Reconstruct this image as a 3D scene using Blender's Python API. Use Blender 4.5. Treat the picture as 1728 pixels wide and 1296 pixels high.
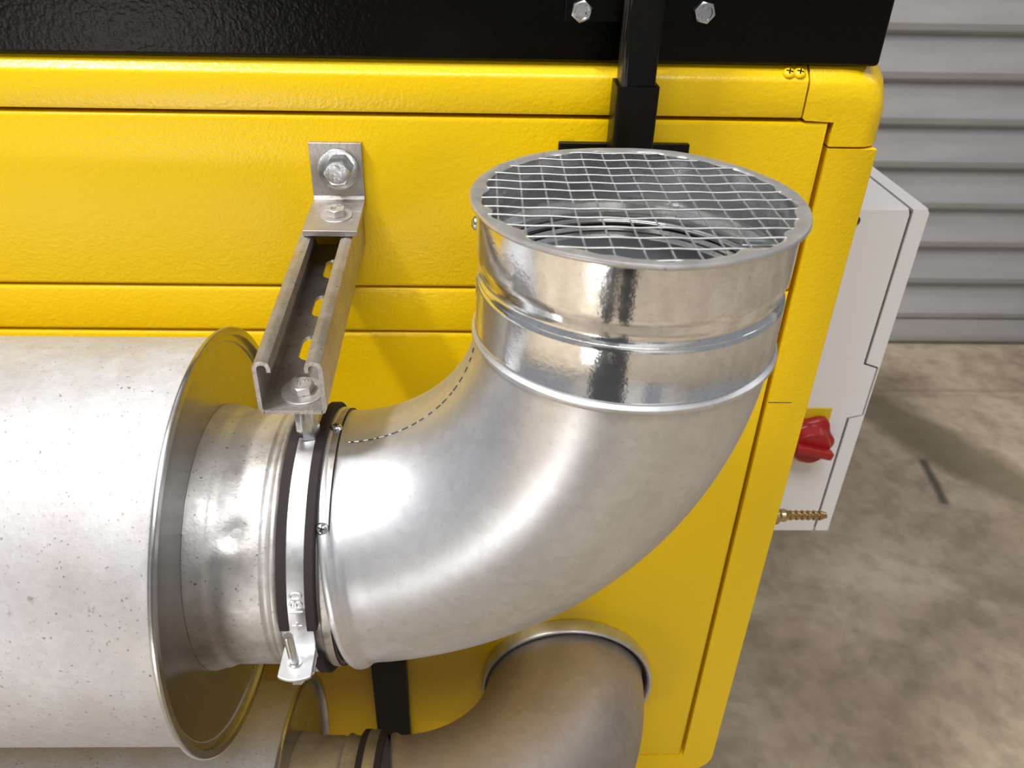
import bpy, bmesh, math, random
from mathutils import Vector, Matrix
random.seed(7)
for o in list(bpy.data.objects): bpy.data.objects.remove(o)
SC = bpy.context.scene
COL = SC.collection
PI = math.pi
ZO = 0.79          # the pipe frame (z = 0 on the upper pipe axis) stands 0.79 m above the floor

# ------------------------------------------------------------------ camera
cam_d = bpy.data.cameras.new('camera'); cam = bpy.data.objects.new('camera', cam_d); COL.objects.link(cam)
cam_d.sensor_width = 36.0; cam_d.sensor_fit = 'HORIZONTAL'
cam_d.lens = 1357.28 * 36.0 / 1728.0
cam_d.shift_x = (864 - 838.94) / 1728.0
pitch, yaw, roll = 0.56832, 0.02624, 0.02073
F = Vector((math.sin(yaw)*math.cos(pitch), math.cos(yaw)*math.cos(pitch), -math.sin(pitch)))
R0 = F.cross(Vector((0, 0, 1))).normalized(); U0 = R0.cross(F)
Rv = math.cos(roll)*R0 + math.sin(roll)*U0
Uv = -math.sin(roll)*R0 + math.cos(roll)*U0
M = Matrix((Rv, Uv, -F)).transposed().to_4x4()
M.translation = Vector((0, -0.61335, 0.40942 + ZO))
cam.matrix_world = M
cam_d.clip_start = 0.02; cam_d.clip_end = 60
cam_d.dof.use_dof = True; cam_d.dof.focus_distance = 0.60; cam_d.dof.aperture_fstop = 12.5
SC.camera = cam

# ------------------------------------------------------------------ world, lights, exposure
SC.view_settings.view_transform = 'Standard'; SC.view_settings.look = 'None'
SC.view_settings.gamma = 1; SC.view_settings.use_curve_mapping = False
SC.view_settings.exposure = 0.0
W = bpy.data.worlds.new('world'); SC.world = W; W.use_nodes = True
nt = W.node_tree; bg = nt.nodes['Background']
bg.inputs['Color'].default_value = (0.86, 0.91, 1.0, 1); bg.inputs['Strength'].default_value = 0.24

def area(name, loc, target, sx, sy, power, color):
    d = bpy.data.lights.new(name, 'AREA'); d.shape = 'RECTANGLE'; d.size = sx; d.size_y = sy
    d.energy = power; d.color = color
    o = bpy.data.objects.new(name, d); COL.objects.link(o); o.location = loc
    o.rotation_euler = (Vector(target) - Vector(loc)).to_track_quat('-Z', 'Y').to_euler()
    return o
# ceiling luminaire high up to the left, just behind the photographer
area('ceiling_lamp_light', (-2.10, -1.05, 5.20), (0.05, -0.10, ZO), 0.66, 0.42, 290, (1.0, 0.975, 0.94))
# added fill lamp on the right, brightening the roller door and floor
area('ceiling_lamp_light', (3.2, .90, 3.30), (3.0, 1.1, 0.0), 0.4, 1.3, 14, (1.0, 0.98, 0.97))
# added broad soft fill overhead, with no roof panel or opening around it
area('soft_fill_light', (-.4, -3.1, 5.10+ZO), (-.4, -3.1, 0), 3.8, 1.8, 285, (0.98, 0.985, 1.0))
# added low lamp behind the photographer, for the glossy patch on the panel
area('low_fill_light', (-.86, -2.00, .235), (-.2, 0, 1.0), 0.50, 0.09, 6.5, (1.0, .98, .95))
# added spot brightening the floor behind the photographer, for reflections in the metal
sp = bpy.data.lights.new('floor_fill_light', 'SPOT'); sp.energy = 2000; sp.spot_size = math.radians(52); sp.spot_blend = 1.0
sp.shadow_soft_size = .15; sp.color = (1, .98, .95)
spo = bpy.data.objects.new('floor_fill_light', sp); COL.objects.link(spo); spo.location = (-2.3, -2.2, 4.6)

# ------------------------------------------------------------------ helpers
ORG = {}
def tag(o, label=None, cat=None, group=None, kind=None):
    if label: o['label'] = label
    if cat: o['category'] = cat
    if group: o['group'] = group
    if kind: o['kind'] = kind
    return o
def thing(name, org, label, cat, group=None, kind=None):
    o = bpy.data.objects.new(name, None); COL.objects.link(o)
    o.empty_display_size = .05
    o.location = (org[0], org[1], org[2] + ZO); ORG[o.name] = Vector(org)
    return tag(o, label, cat, group, kind)
def put(name, bm, mat, parent=None, smooth=40, org=None, bevel=None, label=None):
    """link bm (in pipe-frame coordinates) as one mesh object"""
    if parent is not None: o3 = ORG[parent.name]
    else: o3 = Vector(org or (0, 0, 0))
    bmesh.ops.translate(bm, verts=bm.verts[:], vec=-o3)
    bmesh.ops.recalc_face_normals(bm, faces=bm.faces[:])
    me = bpy.data.meshes.new(name); bm.to_mesh(me); bm.free()
    o = bpy.data.objects.new(name, me); COL.objects.link(o)
    me.materials.append(mat)
    if smooth:
        me.polygons.foreach_set('use_smooth', [True]*len(me.polygons))
        me.set_sharp_from_angle(angle=math.radians(smooth))
    ORG[o.name] = o3
    if parent is not None: o.parent = parent
    else: o.location = (o3.x, o3.y, o3.z + ZO)
    if bevel:
        b = o.modifiers.new('bevel', 'BEVEL'); b.width = bevel; b.segments = 3; b.limit_method = 'ANGLE'
        b.angle_limit = math.radians(35)
    if label: o['label'] = label
    return o
def box(bm, x0, x1, y0, y1, z0, z1):
    v = [bm.verts.new(p) for p in ((x0,y0,z0),(x1,y0,z0),(x1,y1,z0),(x0,y1,z0),(x0,y0,z1),(x1,y0,z1),(x1,y1,z1),(x0,y1,z1))]
    for f in ((0,3,2,1),(4,5,6,7),(0,1,5,4),(1,2,6,5),(2,3,7,6),(3,0,4,7)): bm.faces.new([v[i] for i in f])
    return v
def B(*a):
    bm = bmesh.new(); box(bm, *a); return bm
def frame_of(axis):
    a = Vector(axis).normalized()
    u = a.orthogonal().normalized()
    if abs(a.x) > .99: u = Vector((0, 0, 1))
    elif abs(a.z) > .99: u = Vector((1, 0, 0))
    elif abs(a.y) > .99: u = Vector((1, 0, 0))
    return a, u, a.cross(u)
def lathe(bm, prof, org, axis, seg=96, close=False, a0=0, a1=2*PI, rfun=None):
    """prof = [(radius, distance along the axis)]"""
    a, u, w = frame_of(axis); org = Vector(org); full = abs(a1-a0-2*PI) < 1e-6
    n = seg if full else seg+1; rows = []
    for i, (r, t) in enumerate(prof):
        row = []
        if r < 1e-7: row = [bm.verts.new(org + a*t)]*n
        else:
            for k in range(n):
                th = a0 + (a1-a0)*k/seg
                rr, tt = (r, t) if rfun is None else rfun(i, th, r, t)
                row.append(bm.verts.new(org + a*tt + (u*math.cos(th) + w*math.sin(th))*rr))
        rows.append(row)
    pr = list(zip(rows[:-1], rows[1:]))
    if close: pr.append((rows[-1], rows[0]))
    for A, Bq in pr:
        for k in range(n if full else n-1):
            k2 = (k+1) % n
            vs = []
            for q in (A[k], A[k2], Bq[k2], Bq[k]):
                if q not in vs: vs.append(q)
            if len(vs) > 2: bm.faces.new(vs)
    if not full and close:
        bm.faces.new([r[0] for r in rows]); bm.faces.new([r[-1] for r in rows])
    return bm
def L(*a, **k): return lathe(bmesh.new(), *a, **k)
def prism(bm, pts, org, ux, uy, un, d0, d1):
    """2D polygon pts on (ux,uy), extruded along un from d0 to d1"""
    org, ux, uy, un = Vector(org), Vector(ux), Vector(uy), Vector(un)
    A = [bm.verts.new(org + ux*x + uy*y + un*d0) for x, y in pts]
    C = [bm.verts.new(org + ux*x + uy*y + un*d1) for x, y in pts]
    bm.faces.new(A[::-1]); bm.faces.new(C); n = len(pts)
    for i in range(n): bm.faces.new((A[i], A[(i+1) % n], C[(i+1) % n], C[i]))
    return bm
def tube(bm, path, r, seg=8):
    path = [Vector(p) for p in path]; rows = []
    for i, p in enumerate(path):
        t = (path[min(i+1, len(path)-1)] - path[max(i-1, 0)]).normalized()
        u = t.orthogonal().normalized() if i == 0 else (u - t*u.dot(t)).normalized()
        w = t.cross(u)
        rows.append([bm.verts.new(p + (u*math.cos(2*PI*k/seg) + w*math.sin(2*PI*k/seg))*r) for k in range(seg)])
    for A, Bq in zip(rows[:-1], rows[1:]):
        for k in range(seg): bm.faces.new((A[k], A[(k+1) % seg], Bq[(k+1) % seg], Bq[k]))
    bm.faces.new(rows[0][::-1]); bm.faces.new(rows[-1])
    return bm
def hexa(bm, org, axis, af, h, rot=0.0, cham=True, dish=False):
    a, u, w = frame_of(axis); org = Vector(org); R = af/2/math.cos(PI/6)
    def ring(f, t, circ=False):
        out = []
        for k in range(24):
            th = rot + 2*PI*k/24; m = (k % 4)/4.0*(PI/3)
            rr = (af/2)/math.cos(m - PI/6) * f if not circ else f
            out.append(bm.verts.new(org + a*t + (u*math.cos(th) + w*math.sin(th))*rr))
        return out
    rows = [ring(1, 0), ring(1, h*.80)]
    if cham:
        # chamfered crown: corners drop lower than the flats
        top = []
        for k in range(24):
            th = rot + 2*PI*k/24; m = (k % 4)/4.0*(PI/3); rr = (af/2)/math.cos(m - PI/6)
            t = h*.97 - (rr-af/2)*.55*1.0
            top.append(bm.verts.new(org + a*t + (u*math.cos(th) + w*math.sin(th))*rr))
        for v in rows[1]: pass
        bmesh.ops.delete(bm, geom=rows[1], context='VERTS'); rows = [rows[0], top, ring(af/2*.95, h, True)]
        if dish: rows += [ring(af/2*.78, h, True), ring(af/2*.70, h-.0005, True)]
    else: rows = [rows[0], ring(1, h)] if False else [rows[0], rows[1]]
    for A, Bq in zip(rows[:-1], rows[1:]):
        for k in range(24): bm.faces.new((A[k], A[(k+1) % 24], Bq[(k+1) % 24], Bq[k]))
    bm.faces.new(rows[0][::-1]); bm.faces.new(rows[-1])
    return bm
def text_bm(s, size, depth, org, ux, uy, un, res=3, bold=0.0, wrap=None, bev=0.0):
    c = bpy.data.curves.new('text', 'FONT'); c.body = s; c.size = size; c.extrude = depth/2; c.offset = bold
    c.align_x = 'CENTER'; c.align_y = 'CENTER'; c.resolution_u = res; c.bevel_depth = bev; c.bevel_resolution = 1
    o = bpy.data.objects.new('text', c); COL.objects.link(o)
    me = bpy.data.meshes.new_from_object(o.evaluated_get(bpy.context.evaluated_depsgraph_get()))
    bpy.data.objects.remove(o); bpy.data.curves.remove(c)
    bm = bmesh.new(); bm.from_mesh(me); bpy.data.meshes.remove(me)
    org, ux, uy, un = Vector(org), Vector(ux), Vector(uy), Vector(un)
    for v in bm.verts:
        x, y, z = v.co
        v.co = wrap(x, y, z) if wrap else org + ux*x + uy*y + un*z
    return bm
def merge(dst, src):
    me = bpy.data.meshes.new('tmp'); src.to_mesh(me); src.free(); dst.from_mesh(me); bpy.data.meshes.remove(me)
    return dst

# ------------------------------------------------------------------ materials
def mat(name):
    m = bpy.data.materials.new(name); m.use_nodes = True
    return m, m.node_tree.nodes, m.node_tree.links, m.node_tree.nodes['Principled BSDF']
def noise(N, Lk, scale, detail=4, rough=.5, coord='Object', mapping=None, dist=0):
    tc = N.new('ShaderNodeTexCoord'); n = N.new('ShaderNodeTexNoise')
    n.inputs['Scale'].default_value = scale; n.inputs['Detail'].default_value = detail
    n.inputs['Roughness'].default_value = rough; n.inputs['Distortion'].default_value = dist
    if mapping:
        mp = N.new('ShaderNodeMapping'); mp.inputs['Scale'].default_value = mapping
        Lk.new(tc.outputs[coord], mp.inputs[0]); Lk.new(mp.outputs[0], n.inputs['Vector'])
    else: Lk.new(tc.outputs[coord], n.inputs['Vector'])
    return n
def ramp(N, Lk, src, stops):
    r = N.new('ShaderNodeValToRGB'); e = r.color_ramp.elements
    while len(e) > 1: e.remove(e[-1])
    e[0].position = stops[0][0]; e[0].color = (*stops[0][1], 1) if not isinstance(stops[0][1], float) else (stops[0][1],)*3+(1,)
    for p, cc in stops[1:]:
        q = e.new(p); q.color = (*cc, 1) if not isinstance(cc, float) else (cc,)*3+(1,)
    Lk.new(src, r.inputs[0]); return r
def mix(N, Lk, fac, a, b, mode='MIX'):
    m = N.new('ShaderNodeMix'); m.data_type = 'RGBA'; m.blend_type = mode
    for i, v in ((0, fac), (6, a), (7, b)):
        s = m.inputs[i]
        if hasattr(v, 'is_linked'): Lk.new(v, s)
        elif isinstance(v, (int, float)): s.default_value = v if i == 0 else (v, v, v, 1)
        else: s.default_value = (*v, 1)
    return m.outputs[2]
def bump(N, Lk, P, src, strength, distance=.001, prev=None):
    b = N.new('ShaderNodeBump'); b.inputs['Strength'].default_value = strength; b.inputs['Distance'].default_value = distance
    Lk.new(src, b.inputs['Height'])
    if prev: Lk.new(prev, b.inputs['Normal'])
    Lk.new(b.outputs[0], P.inputs['Normal']); return b.outputs[0]
def powder(name, col, rough, bscale, bstr, spec=.5, metallic=0.0):
    m, N, Lk, P = mat(name)
    P.inputs['Base Color'].default_value = (*col, 1); P.inputs['Roughness'].default_value = rough
    P.inputs['Specular IOR Level'].default_value = spec; P.inputs['Metallic'].default_value = metallic
    n = noise(N, Lk, bscale, 2, .45); n2 = noise(N, Lk, bscale*.55, 1, .4)
    s = N.new('ShaderNodeMath'); s.operation = 'ADD'; Lk.new(n.outputs[0], s.inputs[0]); Lk.new(n2.outputs[0], s.inputs[1])
    bump(N, Lk, P, s.outputs[0], bstr, .0012)
    # small chips and dust specks
    sp_ = noise(N, Lk, bscale*1.3, 0, .5, mapping=(1, 1, 1)); r = ramp(N, Lk, sp_.outputs[0], [(.0, 0.0), (.90, 0.0), (.92, 1.0)])
    Lk.new(mix(N, Lk, r.outputs[0], col, tuple(c*.25 for c in col)), P.inputs['Base Color'])
    return m
def galv(name, col, rough, grime=0.0, grime_col=(.10, .075, .05), spangle=60, bstr=.08, metallic=.95, speck=.5, rvar=.12, gscale=9):
    m, N, Lk, P = mat(name)
    P.inputs['Metallic'].default_value = metallic
    # zinc spangle
    tc = N.new('ShaderNodeTexCoord'); v = N.new('ShaderNodeTexVoronoi'); v.inputs['Scale'].default_value = spangle
    Lk.new(tc.outputs['Object'], v.inputs['Vector'])
    sep = N.new('ShaderNodeSeparateColor'); Lk.new(v.outputs['Color'], sep.inputs[0])
    big = noise(N, Lk, gscale, 5, .6); fine = noise(N, Lk, 420, 2, .6); med = noise(N, Lk, 55, 5, .65)
    c1 = mix(N, Lk, sep.outputs[0], tuple(c*.95 for c in col), tuple(min(1, c*1.04) for c in col))
    g = ramp(N, Lk, big.outputs[0], [(.42, 0.0), (.72, 1.0)])
    gm = N.new('ShaderNodeMath'); gm.operation = 'MULTIPLY'; gm.inputs[1].default_value = grime; Lk.new(g.outputs[0], gm.inputs[0])
    c2 = mix(N, Lk, gm.outputs[0], c1, grime_col)
    sk = ramp(N, Lk, med.outputs[0], [(.0, 0.0), (.655, 0.0), (.70, speck)])
    sk2 = ramp(N, Lk, fine.outputs[0], [(.0, 0.0), (.66, 0.0), (.73, speck)])
    c3 = mix(N, Lk, sk2.outputs[0], c2, (.10, .085, .07))
    skm = N.new('ShaderNodeMath'); skm.operation = 'MULTIPLY'; Lk.new(sk.outputs[0], skm.inputs[0]); Lk.new(g.outputs[0], skm.inputs[1])
    c4 = mix(N, Lk, skm.outputs[0], c3, (.12, .09, .065))
    Lk.new(c4, P.inputs['Base Color'])
    rr = N.new('ShaderNodeMapRange'); Lk.new(med.outputs[0], rr.inputs[0]); rr.inputs[1].default_value = .3; rr.inputs[2].default_value = .7
    rr.inputs[3].default_value = rough - rvar/2; rr.inputs[4].default_value = rough + rvar/2; Lk.new(rr.outputs[0], P.inputs['Roughness'])
    b1 = bump(N, Lk, P, fine.outputs[0], bstr, .0006)
    bump(N, Lk, P, med.outputs[0], bstr*1.3, .001, b1)
    return m
YEL = powder('yellow_powder_coat', (.85, .555, .002), .30, 520, .20, .42)
BLK = powder('black_powder_coat', (.0014, .0014, .0012), .30, 420, .22, .16)
BLKP = powder('black_paint_scuffed', (.0025, .0025, .0025), .36, 200, .12, .25)
GRY = powder('light_grey_enamel', (.80, .795, .82), .42, 500, .05, .4)
COLLAR = galv('bright_galvanised_sheet', (.90, .91, .92), .13, grime=.10, spangle=330, bstr=.10, speck=.30, rvar=.10)
ELB = galv('satin_galvanised_sheet', (.76, .77, .80), .37, grime=.12, spangle=160, bstr=.03, speck=.20, rvar=.03, gscale=7, metallic=.88)
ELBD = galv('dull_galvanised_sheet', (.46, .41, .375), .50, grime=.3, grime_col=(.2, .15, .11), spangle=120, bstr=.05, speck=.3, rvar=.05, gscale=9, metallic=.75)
STUB = galv('dusty_galvanised_sheet', (.64, .62, .60), .48, metallic=.80, grime=.85, grime_col=(.20, .155, .12), spangle=120, bstr=.22, speck=.8, rvar=.2, gscale=13)
SHELL = galv('matt_galvanised_shell', (.61, .612, .632), .62, metallic=.58, grime=.60, grime_col=(.36, .315, .275), spangle=260, bstr=.22, speck=.8, rvar=.22, gscale=6.5)
CAPM = galv('galvanised_end_plate', (.50, .495, .49), .26, grime=.03, spangle=200, bstr=.004, speck=.10, rvar=.04)
STRUT = galv('dusty_strut_steel', (.50, .470, .445), .46, grime=.45, grime_col=(.20, .16, .13), spangle=200, bstr=.40, metallic=.90, speck=.8, rvar=.15, gscale=30)
ZINC = galv('zinc_plated_steel', (.72, .74, .75), .20, grime=.12, spangle=300, bstr=.06, speck=.3, gscale=60)
DZINC = galv('dusty_zinc_steel', (.64, .61, .585), .42, grime=.30, grime_col=(.3, .26, .22), spangle=300, bstr=.2, metallic=.8, speck=.5, gscale=60)
BAND = galv('clamp_band_steel', (.70, .705, .72), .44, grime=.15, spangle=200, bstr=.08, speck=.3, gscale=30)
RIMM = galv('crimped_rim_steel', (.72, .71, .70), .38, grime=.3, grime_col=(.4, .37, .34), spangle=200, bstr=.2, metallic=.75, speck=.4, gscale=40)
WIRE = galv('wire_steel', (.62, .62, .61), .48, spangle=200, bstr=.05, speck=.0)
BRASS = galv('brass', (.55, .40, .20), .28, grime=.3, grime_col=(.12, .08, .04), spangle=200, bstr=.1, speck=.3, gscale=60)
SCUF = powder('black_paint_worn_edges', (.0025, .0025, .0025), .36, 200, .12, .25)
def scuff():
    N, Lk = SCUF.node_tree.nodes, SCUF.node_tree.links; P = N['Principled BSDF']
    n = noise(N, Lk, 600, 3, .6, mapping=(1, 1, .035)); tc = N.new('ShaderNodeTexCoord'); sx = N.new('ShaderNodeSeparateXYZ'); Lk.new(tc.outputs['Object'], sx.inputs[0])
    ex = ramp(N, Lk, n.outputs[0], [(.50, 0.0), (.56, 1.0)])
    m1 = N.new('ShaderNodeMapRange'); Lk.new(sx.outputs[0], m1.inputs[0]); m1.inputs[1].default_value = -.0120; m1.inputs[2].default_value = -.0060; m1.inputs[3].default_value = .75; m1.inputs[4].default_value = .0
    m2 = N.new('ShaderNodeMath'); m2.operation = 'MULTIPLY'; Lk.new(ex.outputs[0], m2.inputs[0]); Lk.new(m1.outputs[0], m2.inputs[1])
    Lk.new(mix(N, Lk, m2.outputs[0], (.0025, .0025, .0025), (.10, .085, .075)), P.inputs['Base Color'])
scuff()
def flat(name, col, rough, spec=.5):
    m, N, Lk, P = mat(name); P.inputs['Base Color'].default_value = (*col, 1); P.inputs['Roughness'].default_value = rough
    P.inputs['Specular IOR Level'].default_value = spec
    n = noise(N, Lk, 300, 3); bump(N, Lk, P, n.outputs[0], .15, .0008)
    mr = N.new('ShaderNodeMapRange'); Lk.new(n.outputs[0], mr.inputs[0]); mr.inputs[3].default_value = .9; mr.inputs[4].default_value = 1.1
    Lk.new(mix(N, Lk, 1.0, col, mr.outputs[0], 'MULTIPLY'), P.inputs['Base Color'])
    return m
RUB = flat('rubber_lining', (.035, .027, .027), .8, .2)
DARK = flat('dark_interior', (.012, .010, .008), .8, .2)
SEAM = flat('seam_dirt', (.05, .038, .03), .7)
RED = flat('red_plastic', (.36, .012, .012), .33, .5)
YLAB = flat('yellow_plate', (.70, .50, .01), .4)
NAVY = flat('navy_workwear', (.012, .017, .030), .85, .15)
SKIN = flat('skin', (.45, .26, .18), .5)
HAIR = flat('dark_hair', (.02, .014, .01), .6)

# floor: concrete with stains, a tyre mark and a joint at fixed places
def concrete():
    m, N, Lk, P = mat('worn_concrete')
    n1 = noise(N, Lk, 2.6, 6, .62); n2 = noise(N, Lk, 22, 5, .6); n3 = noise(N, Lk, 140, 3, .6)
    base = ramp(N, Lk, n1.outputs[0], [(.30, (.225, .172, .116)), (.52, (.36, .295, .215)), (.72, (.49, .425, .33))])
    md = ramp(N, Lk, n2.outputs[0], [(.30, .70), (.55, 1.0), (.75, 1.12)])
    c = mix(N, Lk, 1.0, base.outputs[0], md.outputs[0], 'MULTIPLY')
    tc = N.new('ShaderNodeTexCoord'); sx = N.new('ShaderNodeSeparateXYZ'); Lk.new(tc.outputs['Object'], sx.inputs[0])
    wob = N.new('ShaderNodeMath'); wob.operation = 'SUBTRACT'; Lk.new(noise(N, Lk, 5, 4).outputs[0], wob.inputs[0]); wob.inputs[1].default_value = .5
    def band(ax, ay, bx, by, w, amt, soft, col, wobble):
        nonlocal c
        # distance to the segment a-b
        dx, dy = bx-ax, by-ay; ln = math.hypot(dx, dy); nx, ny = -dy/ln, dx/ln
        def lin(kx, ky, k0):
            a = N.new('ShaderNodeMath'); a.operation = 'MULTIPLY'; Lk.new(sx.outputs[0], a.inputs[0]); a.inputs[1].default_value = kx
            b = N.new('ShaderNodeMath'); b.operation = 'MULTIPLY_ADD'; Lk.new(sx.outputs[1], b.inputs[0]); b.inputs[1].default_value = ky; Lk.new(a.outputs[0], b.inputs[2])
            d = N.new('ShaderNodeMath'); d.operation = 'ADD'; Lk.new(b.outputs[0], d.inputs[0]); d.inputs[1].default_value = k0
            e = N.new('ShaderNodeMath'); e.operation = 'MULTIPLY_ADD'; Lk.new(wob.outputs[0], e.inputs[0]); e.inputs[1].default_value = wobble; Lk.new(d.outputs[0], e.inputs[2])
            return e.outputs[0]
        d = lin(nx, ny, -(ax*nx+ay*ny)); ab = N.new('ShaderNodeMath'); ab.operation = 'ABSOLUTE'; Lk.new(d, ab.inputs[0])
        mr = N.new('ShaderNodeMapRange'); Lk.new(ab.outputs[0], mr.inputs[0]); mr.inputs[1].default_value = w; mr.inputs[2].default_value = w+soft
        mr.inputs[3].default_value = amt; mr.inputs[4].default_value = 0
        t = lin(dx/ln, dy/ln, -(ax*dx+ay*dy)/ln - ln/2); tb = N.new('ShaderNodeMath'); tb.operation = 'ABSOLUTE'; Lk.new(t, tb.inputs[0])
        mt = N.new('ShaderNodeMapRange'); Lk.new(tb.outputs[0], mt.inputs[0]); mt.inputs[1].default_value = ln/2; mt.inputs[2].default_value = ln/2+soft
        mt.inputs[3].default_value = 1; mt.inputs[4].default_value = 0
        mm = N.new('ShaderNodeMath'); mm.operation = 'MULTIPLY'; Lk.new(mr.outputs[0], mm.inputs[0]); Lk.new(mt.outputs[0], mm.inputs[1])
        c = mix(N, Lk, mm.outputs[0], c, col)
    band(1.05, 1.17, 1.30, .78, .055, .80, .05, (.135, .110, .065), .10)
    band(1.088, .925, 1.062, .775, .004, .85, .012, (.05, .045, .035), .02)
    band(.95, 1.245, 3.0, 1.243, .003, .40, .010, (.16, .12, .08), .0)
    band(.95, 1.215, 3.0, 1.225, .001, .25, .012, (.16, .12, .08), .06)
    band(1.0, .55, 1.2, .42, .02, .35, .05, (.18, .15, .11), .1)
    Lk.new(c, P.inputs['Base Color']); P.inputs['Roughness'].default_value = .55; P.inputs['Specular IOR Level'].default_value = .35
    s = ramp(N, Lk, n3.outputs[0], [(.3, 0.0), (.7, 1.0)]); bump(N, Lk, P, s.outputs[0], .25, .002)
    return m
CONC = concrete()
def doorsteel():
    m, N, Lk, P = mat('roller_door_steel'); n = noise(N, Lk, 3, 4, .6, mapping=(1, 1, 6)); n2 = noise(N, Lk, 260, 2)
    r = ramp(N, Lk, n.outputs[0], [(.3, (.38, .375, .38)), (.7, (.46, .455, .46))]); Lk.new(r.outputs[0], P.inputs['Base Color'])
    P.inputs['Metallic'].default_value = .35; P.inputs['Roughness'].default_value = .48
    bump(N, Lk, P, n2.outputs[0], .08, .001); return m
DOORM = doorsteel()
WALLM = flat('painted_block_wall', (.60, .595, .575), .8)

# ------------------------------------------------------------------ the setting
bm = bmesh.new(); box(bm, -5, 5, -6, 1.75, -.95, -.79)
fl = put('floor', bm, CONC, smooth=None); tag(fl, 'worn stained grey brown concrete floor', 'floor', kind='structure')
# corrugated roller door
prof = []
z = -.79
prof += [(0, -.79), (0, -.772), (-.012, -.768), (-.014, -.705), (-.004, -.700), (.004, -.6983)]
zg = -.6983
for i in range(30):
    h = .1126
    for f, d in ((.03, .004), (.06, -.012), (.12, -.020), (.22, -.023), (.36, -.0185), (.52, -.011), (.70, -.0045), (.90, -.0015), (.985, .000), (1.0, .004)):
        prof.append((d, zg + f*h))
    zg += h
bm = bmesh.new(); y0 = 1.5206
rowA = [bm.verts.new((.2, y0+d, z)) for d, z in prof]; rowB = [bm.verts.new((3.6, y0+d, z)) for d, z in prof]
rowC = [bm.verts.new((-3.2, y0+d, z)) for d, z in prof]
for i in range(len(prof)-1):
    bm.faces.new((rowA[i], rowB[i], rowB[i+1], rowA[i+1])); bm.faces.new((rowC[i], rowA[i], rowA[i+1], rowC[i+1]))
d1 = put('door_1', bm, DOORM, smooth=30); tag(d1, 'grey corrugated steel roller door behind the machine', 'door', kind='structure')
sm = d1.modifiers.new('solid', 'SOLIDIFY'); sm.thickness = .01; sm.offset = 1
w = put('wall_back', B(-5, 5, 1.56, 1.75, -.79, 5.2), WALLM, smooth=None); tag(w, 'wall behind the roller door', 'wall', kind='structure')
# wall behind the photographer, with a gap added as a dark feature for reflections
bm = bmesh.new(); box(bm, -5, .9, -6.0, -5.8, -.79, 5.2); box(bm, 2.3, 5, -6.0, -5.8, -.79, 5.2); box(bm, .9, 2.3, -6.0, -5.8, 1.5, 5.2)
w = put('wall_front', bm, WALLM, smooth=None); tag(w, 'cream painted wall behind the photographer', 'wall', kind='structure')
# housings of the ceiling lamp and of the added fill lamps
for (x, y, zz, sx, sy, lab) in ((-2.10, -1.05, 5.245-ZO, .90, .60, 'small white rectangular ceiling lamp high above the left of the machine'), (3.2, .90, 3.325-ZO, .46, 1.38, 'added unseen ceiling fill lamp brightening the roller door')):
    t = thing('ceiling_lamp', (x, y, zz+.03), lab, 'lamp')
    put('lamp_housing', B(x-sx/2, x+sx/2, y-sy/2, y+sy/2, zz, zz+.06), GRY, t, bevel=.004)
    put('suspension_rod', B(x-.004, x+.004, y-.004, y+.004, zz+.055, 5.2), GRY, t)
t = thing('added_low_lamp', (-.88, -2.06, -.79), 'added unseen fill lamp on a low stand behind the photographer', 'lamp')
hd = B(-.27, .27, -.030, .030, -.07, .07); fd = (Vector((-.2, 0, 1.0)) - Vector((-.86, -2.0, .235))).normalized(); q_ = fd.to_track_quat('-Y', 'Z').to_matrix()
for v_ in hd.verts: v_.co = q_ @ v_.co + Vector((-.86, -2.0, -.555)) - fd*.034
put('lamp_head', hd, BLK, t, bevel=.004)
put('stand', B(-.895, -.875, -2.085, -2.065, -.78, -.555), BLK, t); put('stand_foot', B(-1.05, -.72, -2.16, -1.97, -.79, -.775), BLK, t)
t = thing('added_floor_lamp', (-2.3, -2.2, 4.65-ZO), 'added unseen round fill lamp over the floor behind the photographer', 'lamp')
put('lamp_shade', L([(.06, .0), (.16, -.18), (.163, -.18), (.065, .004), (0, .004)], (-2.3, -2.2, 4.70-ZO), (0, 0, 1), 48), GRY, t)
cl = put('ceiling', B(-5, 5, -6, 1.75, 5.2, 5.3), WALLM, smooth=None); tag(cl, 'pale ceiling', 'ceiling', kind='structure')

# ------------------------------------------------------------------ the yellow machine
XL = -1.45
mach = thing('machine_housing', (-.57, .38, -.79), 'yellow powder-coated machine housing with dark panel seams and rounded corner post', 'machine')
put('inner_body', B(XL+.02, .2625, .022, .74, -.56, .2915), DARK, mach, smooth=None)
def panel(z0, z1, name='panel', x0=XL, x1=.2628, yb=.02, bv=.0035):
    bm = B(x0, x1, 0, yb, z0, z1)
    ed = [e for e in bm.edges if all(v.co.y < .001 for v in e.verts)]
    bmesh.ops.bevel(bm, geom=ed, offset=bv, segments=4, profile=.5, affect='EDGES')
    return put(name, bm, YEL, mach, smooth=50)
panel(.1134, .2532, 'upper_panel'); panel(.0706, .1117, 'middle_strip'); panel(-.5492, .0690, 'lower_panel')
# top rail with its folded edge
bm = bmesh.new()
pr = [(0.0035, .2557), (.0006, .2566), (0, .259), (0, .2815), (.0007, .2836), (.0022, .2852), (.0100, .2918), (.045, .2918), (.045, .2557)]
prism(bm, pr, (0, 0, 0), (0, 1, 0), (0, 0, 1), (1, 0, 0), XL, .2402); put('top_rail', bm, YEL, mach, smooth=35)
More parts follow.
